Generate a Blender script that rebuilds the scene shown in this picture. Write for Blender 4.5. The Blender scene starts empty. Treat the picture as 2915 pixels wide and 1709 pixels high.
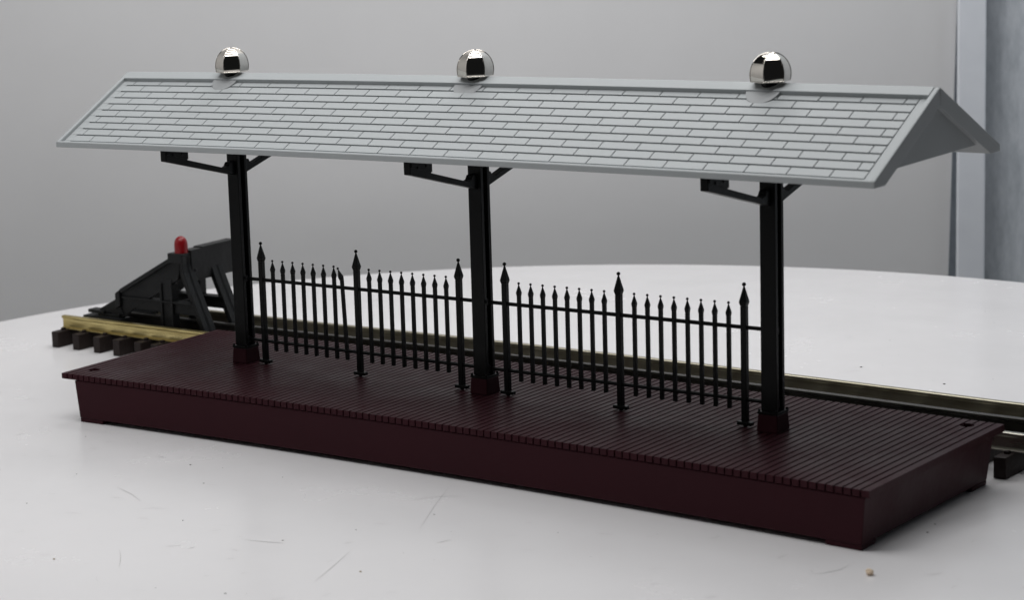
import bpy, bmesh, math, random
from mathutils import Vector, Matrix
random.seed(7)
SC = bpy.context.scene
COL = SC.collection
R = math.radians

# ---------------------------------------------------------------- materials
def mat(name, base, rough=.5, metal=0., ior=1.45, bump=0., bscale=40., var=0., vscale=8., rvar=0., spec=.5, coat=0.):
    m = bpy.data.materials.new(name); m.use_nodes = True
    nt = m.node_tree; N = nt.nodes; L = nt.links
    b = N['Principled BSDF']
    b.inputs['Base Color'].default_value = (*base, 1)
    b.inputs['Roughness'].default_value = rough
    b.inputs['Metallic'].default_value = metal
    b.inputs['IOR'].default_value = ior
    b.inputs['Specular IOR Level'].default_value = spec
    b.inputs['Coat Weight'].default_value = coat
    tc = N.new('ShaderNodeTexCoord')
    if var or rvar:
        n = N.new('ShaderNodeTexNoise'); n.inputs['Scale'].default_value = vscale
        n.inputs['Detail'].default_value = 6; n.inputs['Roughness'].default_value = .6
        L.new(tc.outputs['Object'], n.inputs['Vector'])
        if var:
            mx = N.new('ShaderNodeMix'); mx.data_type = 'RGBA'
            mx.inputs['A'].default_value = (*[c*(1-var) for c in base], 1)
            mx.inputs['B'].default_value = (*[min(1, c*(1+var)) for c in base], 1)
            L.new(n.outputs['Fac'], mx.inputs['Factor']); L.new(mx.outputs['Result'], b.inputs['Base Color'])
        if rvar:
            mr = N.new('ShaderNodeMapRange'); mr.inputs['From Min'].default_value = .3; mr.inputs['From Max'].default_value = .7
            mr.inputs['To Min'].default_value = max(.02, rough-rvar); mr.inputs['To Max'].default_value = rough+rvar
            L.new(n.outputs['Fac'], mr.inputs['Value']); L.new(mr.outputs['Result'], b.inputs['Roughness'])
    if bump:
        n2 = N.new('ShaderNodeTexNoise'); n2.inputs['Scale'].default_value = bscale; n2.inputs['Detail'].default_value = 4
        L.new(tc.outputs['Object'], n2.inputs['Vector'])
        bp = N.new('ShaderNodeBump'); bp.inputs['Strength'].default_value = bump; bp.inputs['Distance'].default_value = .01
        L.new(n2.outputs['Fac'], bp.inputs['Height']); L.new(bp.outputs['Normal'], b.inputs['Normal'])
    return m

M_ROOF = mat('grey_plastic', (.412, .433, .440), .5, spec=.3, bump=.04, bscale=60, var=.03, vscale=3, rvar=.04)
M_MOUNT = mat('mount_plastic', (.335, .345, .352), .55, bump=.05, bscale=60, var=.04, vscale=6)
M_MAROON = mat('maroon_plastic', (.040, .0112, .0155), .40, bump=.05, bscale=50, var=.14, vscale=6, rvar=.08, spec=.075)
M_BLACK = mat('black_plastic', (.0042, .0047, .0047), .36, bump=.05, bscale=70, var=.15, vscale=10, rvar=.08, spec=.17)
M_BUMP = mat('dark_grey_plastic', (.011, .0115, .012), .5, spec=.25, bump=.1, bscale=40, var=.3, vscale=9, rvar=.1)
M_TIE = mat('brown_plastic', (.020, .0135, .012), .55, spec=.25, bump=.15, bscale=60, var=.25, vscale=14)
M_CHROME = mat('chrome', (.70, .66, .60), .06, metal=1., rvar=.02, vscale=20)
M_RED = mat('red_plastic', (.22, .004, .007), .28, var=.05)
M_TABLE = mat('white_gloss', (.80, .786, .793), .24, ior=1.45, spec=.32, var=.02, vscale=2.0, rvar=.05, bump=.006, bscale=9)
M_SCUFF = mat('scuff', (.47, .455, .45), .5, var=.3, vscale=15)
M_SPECK = mat('speck', (.05, .045, .04), .7)
M_SPECK2 = mat('tan_speck', (.32, .24, .12), .7)
M_CRUMB = mat('crumb_tan', (.78, .62, .46), .8, bump=.5, bscale=80, var=.25, vscale=40)
M_WALL = mat('paper_grey', (.80, .797, .80), .8, bump=.06, bscale=14, var=.05, vscale=1.3)
M_BOARD = mat('white_board', (.87, .90, .96), .6, var=.06, vscale=7)
M_DARK = mat('hollow_black', (.004, .004, .004), .8)

def felt():
    m = mat('grey_felt', (.30, .325, .355), .95)
    nt = m.node_tree; N = nt.nodes; L = nt.links; b = N['Principled BSDF']
    tc = N.new('ShaderNodeTexCoord'); mp = N.new('ShaderNodeMapping'); mp.inputs['Scale'].default_value = (1, 1, .35)
    L.new(tc.outputs['Object'], mp.inputs['Vector'])
    a = N.new('ShaderNodeTexNoise'); a.inputs['Scale'].default_value = 13; a.inputs['Detail'].default_value = 9; a.inputs['Roughness'].default_value = .75
    L.new(mp.outputs['Vector'], a.inputs['Vector'])
    r = N.new('ShaderNodeValToRGB')
    r.color_ramp.elements[0].position = .3; r.color_ramp.elements[0].color = (.44, .485, .53, 1)
    r.color_ramp.elements[1].position = .72; r.color_ramp.elements[1].color = (.76, .80, .85, 1)
    L.new(a.outputs['Fac'], r.inputs['Fac']); L.new(r.outputs['Color'], b.inputs['Base Color'])
    return m
M_FELT = felt()

def brass(name, c0, c1, r0, r1, fade=False):
    m = mat(name, c0, .3, metal=.92)
    nt = m.node_tree; N = nt.nodes; L = nt.links; b = N['Principled BSDF']
    tc = N.new('ShaderNodeTexCoord'); mp = N.new('ShaderNodeMapping'); mp.inputs['Scale'].default_value = (.55, 6, 9)
    L.new(tc.outputs['Object'], mp.inputs['Vector'])
    a = N.new('ShaderNodeTexNoise'); a.inputs['Scale'].default_value = 10; a.inputs['Detail'].default_value = 4; a.inputs['Roughness'].default_value = .55
    L.new(mp.outputs['Vector'], a.inputs['Vector'])
    r = N.new('ShaderNodeValToRGB')
    r.color_ramp.elements[0].position = .34; r.color_ramp.elements[0].color = (*c0, 1)
    r.color_ramp.elements[1].position = .66; r.color_ramp.elements[1].color = (*c1, 1)
    L.new(a.outputs['Fac'], r.inputs['Fac']); L.new(r.outputs['Color'], b.inputs['Base Color'])
    mr = N.new('ShaderNodeMapRange'); mr.inputs['To Min'].default_value = r0; mr.inputs['To Max'].default_value = r1
    L.new(a.outputs['Fac'], mr.inputs['Value']); L.new(mr.outputs['Result'], b.inputs['Roughness'])
    if fade:   # the brass tone is worn off along the used end of the rail
        sx = N.new('ShaderNodeSeparateXYZ'); L.new(tc.outputs['Object'], sx.inputs['Vector'])
        fr = N.new('ShaderNodeMapRange'); fr.inputs['From Min'].default_value = 1.2; fr.inputs['From Max'].default_value = 3.2
        L.new(sx.outputs['X'], fr.inputs['Value'])
        mx = N.new('ShaderNodeMix'); mx.data_type = 'RGBA'; mx.inputs['B'].default_value = (.46, .44, .38, 1)
        L.new(fr.outputs['Result'], mx.inputs['Factor']); L.new(r.outputs['Color'], mx.inputs['A']); L.new(mx.outputs['Result'], b.inputs['Base Color'])
    return m
M_BRASS = brass('yellow_brass', (.35, .275, .11), (.60, .50, .23), .36, .22, True)
M_BRASS2 = brass('far_rail_brass', (.33, .30, .21), (.46, .43, .335), .42, .32)  # same rail metal, base colour dulled to stand in for its darker reflections
M_RAILK = mat('blackened_rail', (.045, .043, .040), .38, metal=.7, var=.25, vscale=14)

# ---------------------------------------------------------------- mesh helpers
def box(bm, x0, x1, y0, y1, z0, z1):
    v = [bm.verts.new(p) for p in [(x0,y0,z0),(x1,y0,z0),(x1,y1,z0),(x0,y1,z0),(x0,y0,z1),(x1,y0,z1),(x1,y1,z1),(x0,y1,z1)]]
    for f in [(3,2,1,0),(4,5,6,7),(0,1,5,4),(1,2,6,5),(2,3,7,6),(3,0,4,7)]: bm.faces.new([v[i] for i in f])
    return v
def hexa(bm, lo, hi):
    """loft between two quads (4 points each, same winding counter-clockwise from above)"""
    a = [bm.verts.new(p) for p in lo]; b = [bm.verts.new(p) for p in hi]
    bm.faces.new(a[::-1]); bm.faces.new(b)
    for i in range(4): bm.faces.new([a[i], a[(i+1)%4], b[(i+1)%4], b[i]])
def rect(x, y, hx, hy, z): return [(x-hx,y-hy,z),(x+hx,y-hy,z),(x+hx,y+hy,z),(x-hx,y+hy,z)]
def prism(bm, pts, axis, a0, a1):
    """extrude a 2D polygon along 'x' (pts are y,z), 'y' (pts are x,z) or 'z' (pts are x,y)"""
    f = {'x': lambda p, t: (t, p[0], p[1]), 'y': lambda p, t: (p[0], t, p[1]), 'z': lambda p, t: (p[0], p[1], t)}[axis]
    A = [bm.verts.new(f(p, a0)) for p in pts]; B = [bm.verts.new(f(p, a1)) for p in pts]
    bm.faces.new(A); bm.faces.new(B[::-1]); n = len(pts)
    for i in range(n): bm.faces.new([A[(i+1)%n], A[i], B[i], B[(i+1)%n]])
    bmesh.ops.recalc_face_normals(bm, faces=bm.faces)
def lathe(bm, prof, x, y, n=24, rot=0., sx=1, sy=1):
    """prof is a list of (radius, z)"""
    rings = []
    for r, z in prof:
        if r < 1e-6: rings.append([bm.verts.new((x, y, z))])
        else: rings.append([bm.verts.new((x+sx*r*math.cos(rot+2*math.pi*i/n), y+sy*r*math.sin(rot+2*math.pi*i/n), z)) for i in range(n)])
    for A, B in zip(rings, rings[1:]):
        for i in range(n):
            j = (i+1) % n
            if len(A) == 1 and len(B) == 1: continue
            if len(A) == 1: bm.faces.new([A[0], B[i], B[j]])
            elif len(B) == 1: bm.faces.new([A[i], A[j], B[0]])
            else: bm.faces.new([A[i], A[j], B[j], B[i]])
    if len(rings[0]) > 1: bm.faces.new(rings[0][::-1])
    if len(rings[-1]) > 1: bm.faces.new(rings[-1])
    bmesh.ops.recalc_face_normals(bm, faces=bm.faces)
def tube(bm, path, r, n=8, ry=None):
    rings = []; P = [Vector(p) for p in path]
    for i, p in enumerate(P):
        d = (P[min(i+1, len(P)-1)]-P[max(i-1, 0)]).normalized()
        up = Vector((0,0,1)) if abs(d.z) < .9 else Vector((0,1,0))
        a = d.cross(up).normalized(); b = a.cross(d)
        rr = r[i] if isinstance(r, (list, tuple)) else r
        rings.append([bm.verts.new(p+a*rr*math.cos(2*math.pi*k/n)+b*rr*math.sin(2*math.pi*k/n)) for k in range(n)])
    for A, B in zip(rings, rings[1:]):
        for i in range(n): bm.faces.new([A[i], A[(i+1)%n], B[(i+1)%n], B[i]])
    bm.faces.new(rings[0][::-1]); bm.faces.new(rings[-1])
    bmesh.ops.recalc_face_normals(bm, faces=bm.faces)
def bend(o, fn, x0=None, x1=None, n=14):
    """give a long part its slight real warp: cut it across x and move the vertices by fn(x)"""
    bm = bmesh.new(); bm.from_mesh(o.data)
    if x0 is not None:
        for k in range(1, n):
            x = x0+(x1-x0)*k/n
            bmesh.ops.bisect_plane(bm, geom=bm.verts[:]+bm.edges[:]+bm.faces[:], plane_co=(x,0,0), plane_no=(1,0,0))
    for v in bm.verts:
        dy, dz = fn(v.co.x); v.co.y += dy; v.co.z += dz
    bm.to_mesh(o.data); bm.free(); return o
hump = lambda x, a, b: max(0., 1-((x-(a+b)/2)/((b-a)/2))**2)
def obj(name, bm, m, parent=None, bevel=0., smooth=0, seg=2):
    me = bpy.data.meshes.new(name); bm.to_mesh(me); bm.free()
    me.materials.append(m)
    o = bpy.data.objects.new(name, me); COL.objects.link(o)
    if parent: o.parent = parent
    if smooth:
        me.polygons.foreach_set('use_smooth', [True]*len(me.polygons))
        me.set_sharp_from_angle(angle=R(smooth))
    if bevel:
        md = o.modifiers.new('edge', 'BEVEL'); md.width = bevel; md.segments = seg; md.limit_method = 'ANGLE'; md.angle_limit = R(35)
        md.harden_normals = False
    return o
def tag(o, label=None, cat=None, group=None, kind=None):
    if label: o['label'] = label
    if cat: o['category'] = cat
    if group: o['group'] = group
    if kind: o['kind'] = kind
    return o
def empty(name, loc=(0,0,0), rz=0.):
    o = bpy.data.objects.new(name, None); o.empty_display_size = .1; o.location = loc; o.rotation_euler = (0,0,rz); COL.objects.link(o); return o
def B(): return bmesh.new()
def copy_tree(o, parent=None):
    c = o.copy(); COL.objects.link(c)
    if parent:
        c.parent = parent; c.matrix_parent_inverse = o.matrix_parent_inverse.copy()
    for ch in [k for k in bpy.data.objects if k.parent is o]: copy_tree(ch, c)
    return c

# ================================================================ PLATFORM
HD, W, LX = .174, .852, 3.0
plat = empty('station_platform', (LX/2, W/2, 0))
tag(plat, 'long dark maroon station platform with a grooved plank deck on the white table', 'platform')
def off(o): o.matrix_parent_inverse = Matrix.Translation((-LX/2, -W/2, 0)); return o

# deck: comb profile (planks with grooves between) extruded in y, then holes cut through
NPL = 118; PIT = LX/NPL; GR = .0064; GF = .0050
prof = [(0, .152), (LX, .152)]
top = []
for i in range(NPL):
    x0 = i*PIT + (GR/2 if i else 0); x1 = (i+1)*PIT - (GR/2 if i < NPL-1 else 0)
    top += [(x0, HD), (x1, HD)]
    if i < NPL-1: top += [(x1+.0016, HD-.0055), (x1+GR-.0016, HD-.0055)]
prof += top[::-1]
bm = B(); prism(bm, prof, 'y', .0092, W)
deck = off(obj('deck', bm, M_MAROON, plat))
def cut(o, shapes):
    cut_bm = B()
    for f in shapes: f(cut_bm)
    me = bpy.data.meshes.new('cut'); cut_bm.to_mesh(me); cut_bm.free()
    c = bpy.data.objects.new('cut', me); COL.objects.link(c)
    md = o.modifiers.new('holes', 'BOOLEAN'); md.operation = 'DIFFERENCE'; md.object = c; md.solver = 'EXACT'
    bpy.context.view_layer.update()
    dg = bpy.context.evaluated_depsgraph_get()
    nm = bpy.data.meshes.new_from_object(o.evaluated_get(dg))
    old = o.data; o.modifiers.clear(); o.data = nm; nm.name = o.name
    bpy.data.objects.remove(c); bpy.data.meshes.remove(me); bpy.data.meshes.remove(old)
deck.parent = None; deck.matrix_world = Matrix.Identity(4)
cut(deck, [lambda b: lathe(b, [(.021, .12), (.021, .2)], .069, .093, 28), lambda b: lathe(b, [(.021, .12), (.021, .2)], 2.916, .788, 28)])
deck.parent = plat; off(deck)
# plank ends hanging down the front edge
bm = B()
for i in range(NPL):
    x0 = i*PIT + (GF/2 if i else 0); x1 = (i+1)*PIT - (GF/2 if i < NPL-1 else 0)
    box(bm, x0, x1, 0, .0091, .1545, HD-.0002)
off(obj('plank_ends', bm, M_MAROON, plat))
# skirt: tapered hollow body on four corner feet
bm = B()
zs = .0145
hexa(bm, [(.0645,.0105,zs),(2.9725,.0105,zs),(2.9725,.799,zs),(.0645,.799,zs)], [(.056,.0028,.1519),(2.986,.0028,.1519),(2.986,.812,.1519),(.056,.812,.1519)])
off(obj('skirt', bm, M_MAROON, plat, bevel=.003))
for (x0, x1) in ((.0655, .168), (2.866, 2.9715)):
    for (y0, y1) in ((.0115, .1), (.7, .798)):
        bm = B(); box(bm, x0, x1, y0, y1, 0.0005, .0144)
        off(obj('foot', bm, M_MAROON, plat, bevel=.0015))

warp = lambda x: (.045*hump(x, 0, 3.0), 0)
for o in [k for k in bpy.data.objects if k.parent is plat]:
    if o.name.startswith(('skirt', 'deck')): bend(o, warp, 0, 3, 24)
    else: bend(o, warp)

# ================================================================ CANOPY
YC = .4673; PM = 1.4728; PS = 1.0077
can = empty('platform_canopy', (PM, YC, HD))
tag(can, 'grey tiled gable canopy with three silver domes on black columns above the maroon platform', 'canopy')
def offc(o): o.matrix_parent_inverse = Matrix.Translation((-PM, -YC, -HD)); return o
RX0, RX1 = -.033, 2.978
EZ, ETH, RZ, RE = .9735, .0192, 1.2, .390
ZE = EZ+ETH; TAN = (RZ-ZE)/RE; ANG = math.atan(TAN); SL = math.hypot(RE, RZ-ZE)
CA, SA = math.cos(ANG), math.sin(ANG)
def rp(s, h, side=-1):   # a point on a roof slope: s down from the ridge, h above the rim plane
    return (YC+side*(s*CA+h*-SA*-1 if False else s*CA+h*SA), RZ-s*SA+h*CA)
D = .0188                 # tile field lies this much below the rim
roof = offc(obj('roof', B(), M_ROOF, can))
bm = B()
hs = D/CA                # vertical drop of the field plane
inner = lambda y: EZ-.001+(y-.14)*TAN
zi = inner(YC)
# slab (one closed section, both slopes)
s_e = SL-.0125
fe = rp(s_e, -D)
pr = [rp(0, -D-0.0)[0:2] if False else (YC, RZ-hs), fe, (fe[0], ZE-.0065), (.0785, ZE-.0065), (.0785, EZ+.0005), (.14, EZ), (YC, zi),]
mir = [(2*YC-y, z) for (y, z) in pr[1:-1]][::-1]
poly = pr + mir
prism(bm, poly, 'x', RX0+.001, RX1-.001)
me = roof.data; bm.to_mesh(me); bm.free()
def rchild(name, bm, m=M_ROOF, **k):
    o = obj(name, bm, m, roof, **k); return o
# raised rims at the gable ends, along the eave and the ridge cap
def slope_box(bm, x0, x1, s0, s1, h0, h1, side=-1):
    P = [rp(s0,h0,side), rp(s1,h0,side), rp(s1,h1,side), rp(s0,h1,side)]
    prism(bm, P, 'x', x0, x1)
for side in (-1, 1):
    for (a, b_) in ((RX0, RX0+.0155), (RX1-.0155, RX1)):
        bm = B(); prism(bm, [(YC+side*.0008, RZ-.0012), rp(SL-.001, 0, side), (YC+side*(RE-.0008), EZ+.0008), (YC+side*(RE-.0632), EZ+.0004), (YC+side*.0008, zi-.0004)], 'x', a, b_)
        rchild('rim', bm, bevel=.003)
    bm = B(); P = [rp(SL-.012,-D-.004,side), rp(SL-.012,-.004,side), rp(SL-.005,-.0005,side), rp(SL,-.0015,side), (YC+side*RE, EZ+.001), (YC+side*(RE-.004), EZ), (YC+side*(RE-.02), EZ+.002)]
    prism(bm, P, 'x', RX0+.0005, RX1-.0005)
    rchild('eave_rim', bm, bevel=.0014)
bm = B()
prism(bm, [rp(.043,-D-.004,-1), rp(.041,-.0003,-1), (YC-.003, RZ-.0012), (YC+.003, RZ-.0012), rp(.041,-.0003,1), rp(.043,-D-.004,1), (YC, RZ-.03)], 'x', RX0+.0162, RX1-.0162)
rchild('ridge_cap', bm, bevel=.0015)
# recessed gable panels
for x in (RX0+.014, RX1-.0240):
    bm = B(); zb = 1.005; yb = .14+(zb-EZ+.001)/TAN
    prism(bm, [(yb-.006, zb), (2*YC-yb+.006, zb), (YC, zi+.004)], 'x', x, x+.008)
    rchild('gable_panel', bm, bevel=.001)
# tiles: ten courses each side, half-staggered, raised from the field with narrow joints
for side in (-1, 1):
    bm = B()
    XL, XR = .0125, 2.9355; TP = .1243; GJ = .0035; GH = .0050; TH = .0063
    ds = .0387; s0 = .069
    for k in range(10):
        sb = s0+k*ds; sa = sb-ds
        if k == 0: sa = .0425
        x = .0405 if k % 2 == 0 else .103
        cuts = [RX0+.0160]
        while x < XR-.012: cuts.append(x); x += TP
        cuts.append(XR)
        for i in range(len(cuts)-1):
            a = cuts[i]+(GJ/2 if i else 0); b_ = cuts[i+1]-GJ/2
            P = [(sa+(GH/2 if k else 0), -D-.002), (sb-GH/2, -D-.002), (sb-GH/2, -D+TH+.0006), (sa+(GH/2 if k else 0), -D+TH-.0012)]
            P = [rp(s, h, side) for s, h in P]
            A_ = [bm.verts.new((a, *p)) for p in P]; B_ = [bm.verts.new((b_, *p)) for p in P]
            bm.faces.new(A_[::-1]); bm.faces.new(B_)
            for j in range(4): bm.faces.new([A_[j], A_[(j+1)%4], B_[(j+1)%4], B_[j]])
    P = [rp(s, h, side) for s, h in ((s0+9*ds+GH/2,-D-.002),(.4295,-D-.002),(.4295,-D+TH-.0006),(s0+9*ds+GH/2,-D+TH-.0006))]
    prism(bm, P, 'x', XL+.0003, XR-GJ/2)
    # plain margin at the right end and the strips left of the courses (no groove there)
    for (a, b_) in ((XR+GJ/2, RX1-.0160),):
        P = [rp(s, h, side) for s, h in ((.0425,-D-.002),(.4295,-D-.002),(.4295,-D+TH-.0004),(.0425,-D+TH-.0004))]
        prism(bm, P, 'x', a, b_)
    P = [rp(s, h, side) for s, h in ((.0425,-D-.002),(.4295,-D-.002),(.4295,-D+TH-.0002),(.0425,-D+TH-.0002))]
    prism(bm, P, 'x', RX0+.0158, XL)
    bmesh.ops.recalc_face_normals(bm, faces=bm.faces)
    rchild('tiles', bm)

camber = lambda x: (0, .0075*hump(x, RX0, RX1))
for o in [roof]+[k for k in bpy.data.objects if k.parent is roof]:
    if o.name.startswith(('tiles', 'gable')): bend(o, camber)
    else: bend(o, camber, RX0, RX1)

# columns
def make_column():
    bm = B(); hx = .0248; yf, yb = -.0255, .0255
    # H section (flanges front and back, web between)
    prof = [(-hx,yf),(hx,yf),(hx,yf+.015),(.008,yf+.015),(.008,yb-.015),(hx,yb-.015),(hx,yb),(-hx,yb),(-hx,yb-.015),(-.008,yb-.015),(-.008,yf+.015),(-hx,yf+.015)]
    lo = [bm.verts.new((x, y, .062)) for x, y in prof]; hi = [bm.verts.new((x*.97, y, .99)) for x, y in prof]
    bm.faces.new(lo[::-1]); bm.faces.new(hi); n = len(prof)
    for i in range(n): bm.faces.new([lo[i], lo[(i+1)%n], hi[(i+1)%n], hi[i]])
    col = offc(obj('column', bm, M_BLACK, can, bevel=.0018))
    # socket rings for the fence rails
    for z in (.302, .082):
        for sgn in (-1, 1):
            bm = B()
            ring = []
            for k in range(20):
                a = 2*math.pi*k/20; ring.append((sgn*.018, .0105*math.cos(a), z+.0105*math.sin(a)))
            for rr in (.0105,):
                box(bm, min(sgn*.0079, sgn*.019), max(sgn*.0079, sgn*.019), -.0103, .0103, z-.013, z+.013)
            obj('rail_socket', bm, M_BLACK, col, bevel=.004)
    bm = B(); hexa(bm, rect(0,0,.0335,.0385,0.0005), rect(0,0,.0305,.034,.0540))
    obj('pedestal', bm, M_MAROON, col, bevel=.003)
    bm = B(); box(bm, -.0315,.0315,-.0355,.0355,.0541,.0618)
    for sx in (-1,1):
        for sy in (-1,1): lathe(bm, [(.004,.060),(.004,.0675),(.002,.069)], sx*.027, sy*.0315, 10)
    obj('flange_plate', bm, M_BLACK, col, bevel=.0012)
    for sgn in (-1, 1):      # bracket arms towards the two eaves
        bm = B()
        y = lambda d: sgn*d
        P = [(y(.0262), .673), (y(.381), .767), (y(.381), .806), (y(.271), .806+.045), (y(.271), .759), (y(.075), .7045), (y(.058), .709), (y(.050), .7215), (y(.0262), .722)]
        prism(bm, P, 'x', -.0125, .0125)
        obj('bracket_arm', bm, M_BLACK, col, bevel=.002)
        bm = B()
        P = [(y(.270), .7615), (y(.377), .790), (y(.377), .803), (y(.270), .852)]
        prism(bm, P, 'x', .0126, .0156)
        for q_ in (.30, .345): 
            prism(bm, [(y(q_)+.006*math.cos(t*math.pi/4), .786+.006*math.sin(t*math.pi/4)) for t in range(8)], 'x', .0152, .0185)
        obj('eave_plate', bm, M_BLACK, col, bevel=.001)
    return col
col0 = make_column()
for i in range(3):
    c = col0 if i == 0 else copy_tree(col0, can)
    c.location = (PM+(i-1)*PS, YC, HD)

# chrome domes
def make_dome():
    a0 = .0497
    prof = []
    zb = 1.2015-RZ
    for k in range(15):
        t = k/14; th = R(-18)+t*R(107.9)
        prof.append((max(a0*math.cos(th)**.94 if math.cos(th) > 0 else 0, .004), .0275+ .0625*math.sin(th)))
    bm = B(); rings = []
    nsub = 6
    for r, z in prof:
        ring = []
        for f in range(6):
            for j in range(nsub):
                a1 = R(60*f-30); a2 = R(60*f+30); u = j/nsub
                p1 = Vector((math.cos(a1), math.sin(a1)))/math.cos(R(30)); p2 = Vector((math.cos(a2), math.sin(a2)))/math.cos(R(30))
                p = p1.lerp(p2, u)
                # gores bow very slightly
                bow = 1+.012*math.sin(math.pi*u)
                ring.append(bm.verts.new((p.x*r*bow, p.y*r*bow, z)))
        rings.append(ring)
    n = 6*nsub
    for A, Bq in zip(rings, rings[1:]):
        for i in range(n): bm.faces.new([A[i], A[(i+1)%n], Bq[(i+1)%n], Bq[i]])
    bm.faces.new(rings[-1]); bm.faces.new(rings[0][::-1])
    o = offc(obj('dome', bm, M_CHROME, can, smooth=28))
    # seams between the gores
    for f in range(6):
        a = R(60*f+30); bm = B()
        tube(bm, [(math.cos(a)*r/math.cos(R(30))*1.0, math.sin(a)*r/math.cos(R(30)), z) for r, z in prof], .0015, 6)
        obj('seam', bm, M_CHROME, o, smooth=60)
    # rolled lip
    bm = B(); r0 = prof[0][0]/math.cos(R(30)); z0 = prof[0][1]
    pts = [(math.cos(R(60*f+30))*r0, math.sin(R(60*f+30))*r0, z0) for f in range(6)]
    for f in range(6): tube(bm, [pts[f], pts[(f+1)%6]], .0023, 8)
    for p in pts: lathe(bm, [(0,p[2]-.0024),(.0018,p[2]-.0016),(.0024,p[2]),(.0018,p[2]+.0016),(0,p[2]+.0024)], p[0], p[1], 8)
    obj('lip', bm, M_CHROME, o, smooth=60)
    bm = B(); lathe(bm, [(.024,-.02),(.026,-.004),(.026,.0075)], 0, 0, 24)
    obj('collar', bm, M_BLACK, o, smooth=30)
    bm = B()               # saddle plate folded over the ridge
    for side in (-1, 1):
        out = []
        for k in range(33):
            t = math.pi*k/32; x = -.005+.052*math.cos(t); s = .032+.056*math.sin(t)
            out.append((x, s))
        out = [(.047, 0)]+[(.047, .012)]+out+[(-.057, .012)]+[(-.057, 0)]
        lo = []; hi = []
        for x, s in out:
            y, z = rp(s, -D-.002, side); lo.append(bm.verts.new((x, y-YC, z-RZ)))
            hh = .0006 if s <= .032 else .0006-(s-.032)/.056*.0100
            y, z = rp(s, hh, side); hi.append(bm.verts.new((x, y-YC, z-RZ)))
        n = len(out); h2 = n//2
        for L__ in (lo, hi):      # strips across, so that the folded top follows its own slope
            for i in range(h2):
                j = n-1-i
                q4 = [L__[i], L__[i+1], L__[j-1], L__[j]] if j-1 > i+1 else [L__[i], L__[i+1], L__[j]]
                if len(set(q4)) == len(q4) and j > i+1: bm.faces.new(q4)
        for i in range(n): bm.faces.new([lo[i], lo[(i+1)%n], hi[(i+1)%n], hi[i]])
    bmesh.ops.recalc_face_normals(bm, faces=bm.faces)
    sd = obj('saddle_plate', bm, M_MOUNT, o)
    return o, sd
dome0, sd0 = make_dome()
for i, (dx, az) in enumerate(((0, -51), (0, -55), (.0, -52))):
    d = dome0 if i == 0 else copy_tree(dome0, can)
    d.location = (PM+(i-1)*PS, YC, RZ); d.rotation_euler = (0, 0, R(az))
    for ch in [k for k in bpy.data.objects if k.parent is d and k.name.startswith('saddle_plate')]:
        ch.rotation_euler = (0, 0, R(-az))

# ================================================================ FENCES
def finial_post(bm, x, w, zsh, ztip, zb, nw):
    """square bar with a pyramid spear and a ball; heights above the deck"""
    r = w*(.54 if w > .01 else .64)
    hexa(bm, rect(x,0,nw,nw,zb), rect(x,0,nw,nw,zsh-.012))
    hexa(bm, rect(x,0,nw,nw,zsh-.0119), rect(x,0,w,w,zsh))
    hexa(bm, rect(x,0,w,w,zsh+.0001), rect(x,0,w*.15,w*.15,ztip-r*1.75))
    r = w*(.54 if w > .01 else .64)
    lathe(bm, [(0,ztip-2*r),(r*.75,ztip-1.65*r),(r,ztip-r),(r*.72,ztip-.3*r),(0,ztip)], x, 0, 12)
def make_fence(x0, x1, posts, picks, bent=None):
    e = empty('fence_panel', (x0, YC, HD))
    for px in posts:
        bm = B(); finial_post(bm, px-x0, .0117, .379, .438, .009, .0088)
        p = obj('fence_post', bm, M_BLACK, e, bevel=.0012)
        bm = B(); box(bm, px-x0-.024, px-x0+.024, -.0095, .0095, .0052, .0165); lathe(bm, [(.007,.0004),(.007,.0052)], px-x0, 0, 14)
        obj('foot_plate', bm, M_BLACK, p, bevel=.0025)
    for i, px in enumerate(picks):
        bm = B()
        finial_post(bm, px-x0, .0070, .3425, .377, .0515, .0055)
        if bent == i:
            for v in bm.verts:
                t = max(0, v.co.z-.300)
                if v.co.z > .300:
                    a = R(22)*min(1, t/.02)
                    dz = t; base = Vector((px-x0, v.co.y, .300))
                    rel = v.co-base
                    v.co = base+Vector((rel.x*math.cos(-a)+rel.z*math.sin(-a), rel.y, -rel.x*math.sin(-a)+rel.z*math.cos(-a)))
        o = obj('picket', bm, M_BLACK, e, bevel=.0008)
        if bent == i: o['label'] = 'picket with its tip bent over to the left'
    for z, r in ((.3025, .0062), (.0835, .0058)):
        bm = B(); tube(bm, [(0, 0, z), (x1-x0, 0, z)], r, 10)
        obj('rail', bm, M_BLACK, e, smooth=50)
    return e
pk = lambda a, b: [a+(b-a)*k/7 for k in range(8)]
f1 = make_fence(.4905, 1.4465, (.555, .970, 1.3835), pk(.6045,.9175)+pk(1.021,1.333), bent=7)
f2 = make_fence(1.499, 2.4545, (1.5605, 1.973, 2.3915), pk(1.612,1.9215)+pk(2.026,2.341))
tag(f1, 'black spiked fence panel with one bent picket, between the first and middle column', 'fence', 'spiked fence panels on the platform')
tag(f2, 'black spiked fence panel with all pickets straight, beside the column nearest the open deck end', 'fence', 'spiked fence panels on the platform')

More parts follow.
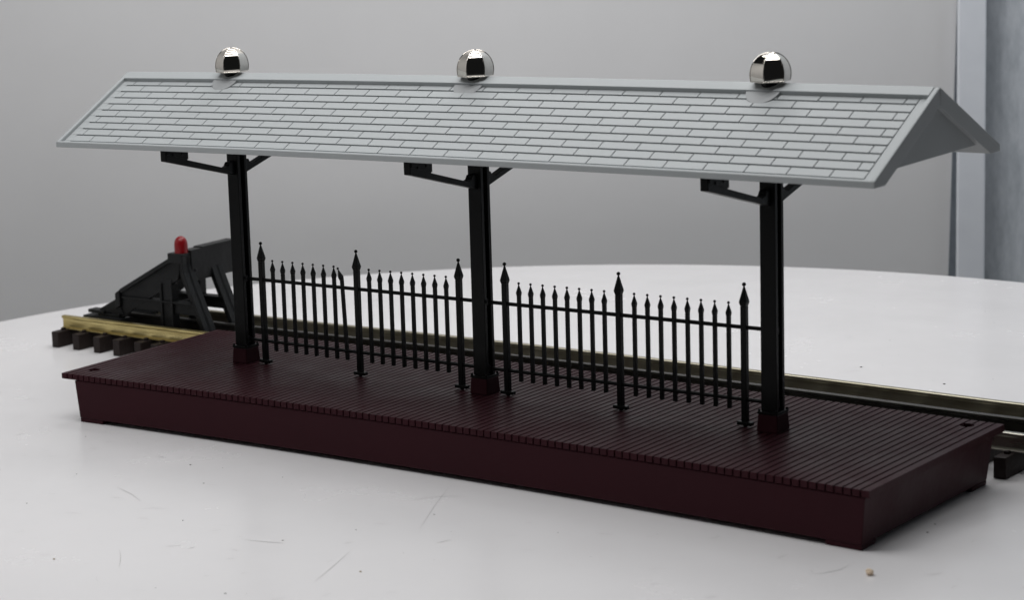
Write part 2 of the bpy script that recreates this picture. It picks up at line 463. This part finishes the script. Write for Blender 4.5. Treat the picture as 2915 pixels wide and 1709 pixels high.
# ================================================================ TRACK
tr = empty('railway_track', (-1, 0, 0), -.0085)
tag(tr, 'brass railed model railway track on dark brown sleepers behind the maroon platform', 'track')
RT = .121; RB = .0665
def rail_prof(y):
    return [(y-.017,RB),(y+.017,RB),(y+.017,RB+.0035),(y+.0045,RB+.009),(y+.0045,RT-.014),(y+.011,RT-.010),(y+.011,RT-.002),(y+.008,RT),(y-.008,RT),(y-.011,RT-.002),(y-.011,RT-.010),(y-.0045,RT-.014),(y-.0045,RB+.009),(y-.017,RB+.0035)]
for y, xs, mm in ((.992, .030, M_BRASS), (1.1685, .045, M_RAILK), (1.345, .055, M_BRASS2)):
    bm = B(); prism(bm, rail_prof(y), 'x', xs, 5.2)
    bend(obj('rail', bm, mm, tr, bevel=.0008), lambda x: (.05*hump(x, .9, 4.0), 0), .9, 4.0)
bm0 = None
tie0 = None
for k in range(38):
    if tie0 is None:
        bm = B(); box(bm, -.0185, .0185, .913, 1.424, .0008, .066)
        for y in (.992, 1.1685, 1.345):
            for s in (-1, 1): box(bm, -.008, .008, y+s*.0262-.008, y+s*.0262+.008, .064, .0755)
        tie0 = obj('sleeper', bm, M_TIE, tr, bevel=.0025); t = tie0
    else:
        t = tie0.copy(); COL.objects.link(t)
    t.location = (.060+k*.1117+random.uniform(-.004,.004), random.uniform(-.005,.005)+.05*hump(.06+k*.1117, .9, 4.0), 0)
    t.rotation_euler = (0, 0, random.uniform(-.012,.012))

# ================================================================ BUFFER STOP
bs = empty('buffer_stop', (-.40, 1.165, .066))
tag(bs, 'dark grey railway buffer stop with a red lamp on top, standing on the track end', 'buffer stop')
def offb(o): o.matrix_parent_inverse = Matrix.Translation((.40, -1.165, -.066)); return o
def bobj(name, bm, m=M_BUMP, **k): return offb(obj(name, bm, m, bs, **k))
YN, YFAR = 1.08, 1.25
bm = B(); box(bm, -.378, -.332, 1.098, 1.385, .292, .419); box(bm, -.3785,-.3315, 1.165, 1.37, .4188, .4235)
for y in (1.12, 1.36): box(bm, -.3325, -.3285, y-.006, y+.006, .33, .342)
bobj('buffer_beam', bm, bevel=.004)
bm = B(); box(bm, -.414, -.338, 1.046, 1.1095, .372, .4105)
bobj('lamp_block', bm, bevel=.004)
bm = B(); k_ = .78; lathe(bm, [(.0345*k_,.4108),(.0345*k_,.443),(.033*k_,.454),(.0285*k_,.4645),(.020*k_,.472),(.010*k_,.4765),(0,.478)], -.366, 1.078, 24)
bobj('lamp', bm, M_RED, smooth=40)
for y0 in (YN, YFAR):
    bm = B()   # sloped brace with flanges
    P = [(-.405,.388),(-.690,.240),(-.722,.214),(-.724,.118),(-.705,.116),(-.554,.206),(-.384,.300),(-.37,.37)]
    prism(bm, P, 'y', y0-.010, y0+.010)
    prism(bm, [(-.408,.392),(-.695,.240),(-.687,.225),(-.400,.377)], 'y', y0-.026, y0+.026)
    prism(bm, [(-.722,.2205),(-.697,.2365),(-.697,.170),(-.722,.155)], 'y', y0-.025, y0+.025)
    bobj('sloped_brace', bm, bevel=.002)
    bm = B(); box(bm, -.69, -.28, y0-.009, y0+.009, .160, .208); box(bm, -.69, -.28, y0-.021, y0+.021, .203, .210)
    bobj('tie_bar', bm, bevel=.002)
    bm = B(); box(bm, -.472, -.418, y0-.012, y0+.012, .067, .30); box(bm, -.480,-.468,y0-.020,y0+.020,.067,.28); box(bm, -.424,-.412,y0-.020,y0+.020,.067,.28)
    bobj('upright', bm, bevel=.002)
    bm = B()   # curved front leg
    path = [(-.358,.400),(-.360,.365),(-.352,.325),(-.334,.280),(-.312,.230),(-.288,.175),(-.262,.115),(-.245,.0665)]
    wd = .022; L_ = []; R_ = []
    for i, (x, z) in enumerate(path):
        a = Vector(path[max(i-1,0)]); b_ = Vector(path[min(i+1,len(path)-1)]); d = (b_-a).normalized(); nrm = Vector((-d.y, d.x))
        L_.append((x+nrm.x*wd, z+nrm.y*wd)); R_.append((x-nrm.x*wd, z-nrm.y*wd))
    prism(bm, L_+R_[::-1], 'y', y0-.008, y0+.008)
    G = [(x+(R_[i][0]-x)*.16, z+(R_[i][1]-z)*.16) for i, (x, z) in enumerate(L_)]
    prism(bm, L_+G[::-1], 'y', y0-.033, y0+.033)
    bobj('front_leg', bm, bevel=.0015)
    bm = B(); prism(bm, [(-.716,.200),(-.820,.148),(-.820,.134),(-.69,.134)], 'y', y0-.016, y0+.016)
    box(bm, -.880, -.79, y0-.024, y0+.024, .128, .142); box(bm, -.905, -.69, y0-.030, y0+.030, .100, .116); box(bm,-.83,-.71,y0-.018,y0+.018,.067,.13)
    bobj('rail_clamp', bm, bevel=.002)
bm = B(); box(bm, -.440,-.415, YN+.0125, YFAR-.0125, .165, .200)
bobj('cross_bar', bm, bevel=.002)

# ================================================================ SETTING
bm = B(); lathe(bm, [(3.02,-.16),(3.075,-.15),(3.106,-.12),(3.106,-.022),(3.099,-.008),(3.086,0)], 1.4927, .7285, 256)
tb = tag(obj('tabletop', bm, M_TABLE, smooth=30), kind='structure')
tb.data.polygons[-1].use_smooth = False
# scuffs and specks lying on the white surface
def strip(bm, pts, w, z=.0006):
    P = [Vector((x, y, z)) for x, y in pts]; A = []; Bq = []
    for i, p in enumerate(P):
        d = (P[min(i+1,len(P)-1)]-P[max(i-1,0)]).normalized(); nrm = Vector((-d.y, d.x, 0))
        ww = w*(.25 if i in (0, len(P)-1) else 1)
        A.append(bm.verts.new(p+nrm*ww)); Bq.append(bm.verts.new(p-nrm*ww))
    for i in range(len(P)-1): bm.faces.new([A[i], Bq[i], Bq[i+1], A[i+1]])
bm = B()
S = [[(.23,-.444),(.237,-.436),(.244,-.43)],[(.345,-.159),(.358,-.149),(.37,-.141)],[(.228,-.062),(.249,-.044)],[(1.50,-.80),(1.556,-.786),(1.60,-.772),(1.625,-.765)],
     [(1.984,-.535),(1.990,-.508),(1.997,-.481)],[(1.837,-.844),(1.835,-.817)],[(1.381,-1.2),(1.34,-1.15),(1.305,-1.112),(1.262,-1.071)],[(1.919,-1.004),(1.876,-.868),(1.83,-.732)],
     [(1.862,-.444),(1.75,-.21),(1.672,-.029)],[(.788,-.571),(.88,-.605),(.961,-.651)],[(1.013,-.734),(1.05,-.69),(1.098,-.669)],[(.717,-.971),(.719,-.905)],[(1.043,-.251),(1.011,-.178)],
     [(1.947,-.563),(1.965,-.551)],[(.719,-.189),(.707,-.161)],[(2.173,2.438),(2.209,2.46)],[(2.82,-.153),(2.851,-.175)],[(2.979,-.193),(3.016,-.212)],[(3.039,.454),(3.06,.432)],[(3.21,.347),(3.221,.358)],[(1.97,2.06),(2.0,2.05)]]
for s in S: strip(bm, s, random.uniform(.0007,.0013))
for k in range(420):
    x = random.uniform(-.9, 3.6); y = random.uniform(-1.6, 2.8)
    if -.1 < x < 3.1 and -.06 < y < 1.5: continue
    a = random.uniform(.3, 1.4) if random.random() < .7 else random.uniform(0, 3.1); l = random.uniform(.006, .03)*(3 if random.random() < .1 else 1)
    c1 = random.uniform(-.4,.4)
    strip(bm, [(x+l*(t)*math.cos(a+c1*t), y+l*(t)*math.sin(a+c1*t)) for t in (-1,-.4,.3,1)], random.uniform(.0003,.0009))
sc = tag(obj('scuff_marks', bm, M_SCUFF, tb), kind='stuff')
bm = B()
for x, y, r in [(.804,-.237,.0034),(.993,-.389,.0026),(1.218,-.744,.003),(1.6,-.744,.003),(1.783,-1.214,.0032),(1.161,-.202,.0022),(.673,-.861,.0026),(.233,-.136,.0024),(.561,-.521,.0024),(1.809,-.298,.0024),(1.712,-.547,.0024),(2.337,1.94,.005),(3.039,.265,.0034),(3.022,.35,.0028),(1.983,2.054,.005)]+[(random.uniform(-.8,3.4), random.uniform(-1.5,-.1), random.uniform(.0008,.0018)) for _ in range(45)]+[(random.uniform(.5,2.6), random.uniform(1.7,3.2), random.uniform(.001,.0025)) for _ in range(20)]:
    lathe(bm, [(r, .0004),(r*.8, r*.35),(0, r*.5)], x, y, 7, sx=random.uniform(.7,1.4))
tag(obj('dust_specks', bm, M_SPECK, tb), kind='stuff')
bm = B()
for x, y in ((1.167,-1.243),(1.967,-.862)): lathe(bm, [(.0036,.0004),(.003,.002),(0,.003)], x, y, 7)
tag(obj('tan_specks', bm, M_SPECK2, tb), kind='stuff')

bm = B(); bmesh.ops.create_icosphere(bm, subdivisions=3, radius=.0102)
from mathutils import noise
for v in bm.verts:
    v.co *= 1+.35*noise.noise(v.co*90)+.15*noise.noise(v.co*260); v.co.z *= .8
zm = min(v.co.z for v in bm.verts)
for v in bm.verts: v.co.z -= zm
cr = tag(obj('crumb', bm, M_CRUMB, smooth=50), 'small tan crumb lying on the white table in front of the platform corner', 'crumb')
cr.location = (3.081, -.168, .0003)

# backdrop in (n, t) axes: n away from the camera, t to the right
NV = Vector((-.6, .8, 0)); TV = Vector((.8, .6, 0))
def nt(n, t, z): return NV*n+TV*t+Vector((0,0,z))
bm = B(); plan = []
for k in range(13):
    a = R(90)*k/12; plan.append((3.6-1.2+1.2*math.cos(a), -2.6-1.2*math.sin(a)))   # rounded left corner
plan = [(3.6, 3.4)] + [(3.6, 2.2), (3.6, .8), (3.6, -.8)] + plan + [(0.5, -3.8), (-2, -3.9), (-4.2, -4.0)]
zz = [-2.4+.5*k for k in range(15)]
V = []
for i, (n_, t_) in enumerate(plan):
    row = []
    for z in zz:
        t2 = t_
        if i == 0: t2 = 3.835+ (z+.27)*.0245   # slightly slanting cut edge
        row.append(bm.verts.new(nt(n_, t2, z)))
    V.append(row)
for A, Bq in zip(V, V[1:]):
    for j in range(len(zz)-1): bm.faces.new([A[j], A[j+1], Bq[j+1], Bq[j]])
bd = tag(obj('backdrop', bm, M_WALL, smooth=40), kind='structure')
md = bd.modifiers.new('thick', 'SOLIDIFY'); md.thickness = .02; md.offset = 0; md.use_rim = False
# narrow white board in front of the backdrop's cut edge
bm = B()
P = [nt(3.50, 3.858, -2.4), nt(3.50, 3.983, -2.4), nt(3.53, 3.983, -2.4), nt(3.53, 3.858, -2.4)]
hexa(bm, [tuple(p) for p in P], [tuple(p+Vector((0,0,7))-TV*.008) for p in P])
tag(obj('white_board', bm, M_BOARD, bevel=.006), 'narrow upright bluish white board at the edge of the grey backdrop', 'board')
# felt covered panel behind it, running out of the frame to the right
bm = B()
pl = [(3.80, 3.2), (3.74, 4.03), (2.9, 4.62), (-3.5, 8.2)]
pl2 = [(n_+.08, t_+.05) for n_, t_ in pl]
lo = [bm.verts.new(nt(n_, t_, -2.4)) for n_, t_ in pl+pl2[::-1]]; hi = [bm.verts.new(nt(n_, t_, 4.6)) for n_, t_ in pl+pl2[::-1]]
bm.faces.new(lo); bm.faces.new(hi[::-1]); n = len(lo)
for i in range(n): bm.faces.new([lo[i], hi[i], hi[(i+1)%n], lo[(i+1)%n]])
bmesh.ops.recalc_face_normals(bm, faces=bm.faces)
tag(obj('felt_panel', bm, M_FELT), 'blue grey felt covered panel standing right of the narrow white board', 'panel')

# ================================================================ LIGHT
def area(name, loc, aim, sx, sy, power, col=(1,1,1)):
    l = bpy.data.lights.new(name, 'AREA'); l.shape = 'RECTANGLE'; l.size = sx; l.size_y = sy; l.energy = power; l.color = col
    o = bpy.data.objects.new(name, l); COL.objects.link(o); o.location = loc
    d = (Vector(aim)-Vector(loc)).normalized()
    z = -d; x = TV.copy(); x = (x-z*x.dot(z)).normalized(); y = z.cross(x)
    o.rotation_euler = Matrix((x, y, z)).transposed().to_euler()
    return o
for n_, t_, p_, sx_ in ((2.75, 2.6, 104, 5.0), (.6, .9, 72, 6.5), (-.9, .4, 86, 6.0), (-2.3, .3, 92, 6.0)):
    area('strip_lamp', nt(n_, t_, 5.2), nt(n_, t_, 0), sx_, .55, p_)
w = bpy.data.worlds.new('World'); SC.world = w; w.use_nodes = True
w.node_tree.nodes['Background'].inputs['Color'].default_value = (.9, .95, 1, 1)
w.node_tree.nodes['Background'].inputs['Strength'].default_value = .010

# ================================================================ CAMERA (solved from the photograph)
cd = bpy.data.cameras.new('camera'); cam = bpy.data.objects.new('camera', cd); COL.objects.link(cam)
cam.location = (5.7622924, -5.7500524, 1.9356989)
ax, ay, az = 1.3897824, .06529425, .78906877
cam.rotation_euler = (ax, ay, az)
cd.sensor_fit = 'HORIZONTAL'; cd.sensor_width = 36
cd.lens = 6653.9443*36/2915
cd.shift_x = 1391.016/2915; cd.shift_y = -1.636/2915
cd.clip_start = .05; cd.clip_end = 100
cd.dof.use_dof = True; cd.dof.focus_distance = 7.7; cd.dof.aperture_fstop = 3.0
SC.camera = cam
SC.view_settings.view_transform = 'Standard'; SC.view_settings.look = 'None'
SC.view_settings.exposure = 0; SC.view_settings.gamma = 1; SC.view_settings.use_curve_mapping = False
SC.cycles.max_bounces = 8; SC.cycles.use_denoising = True
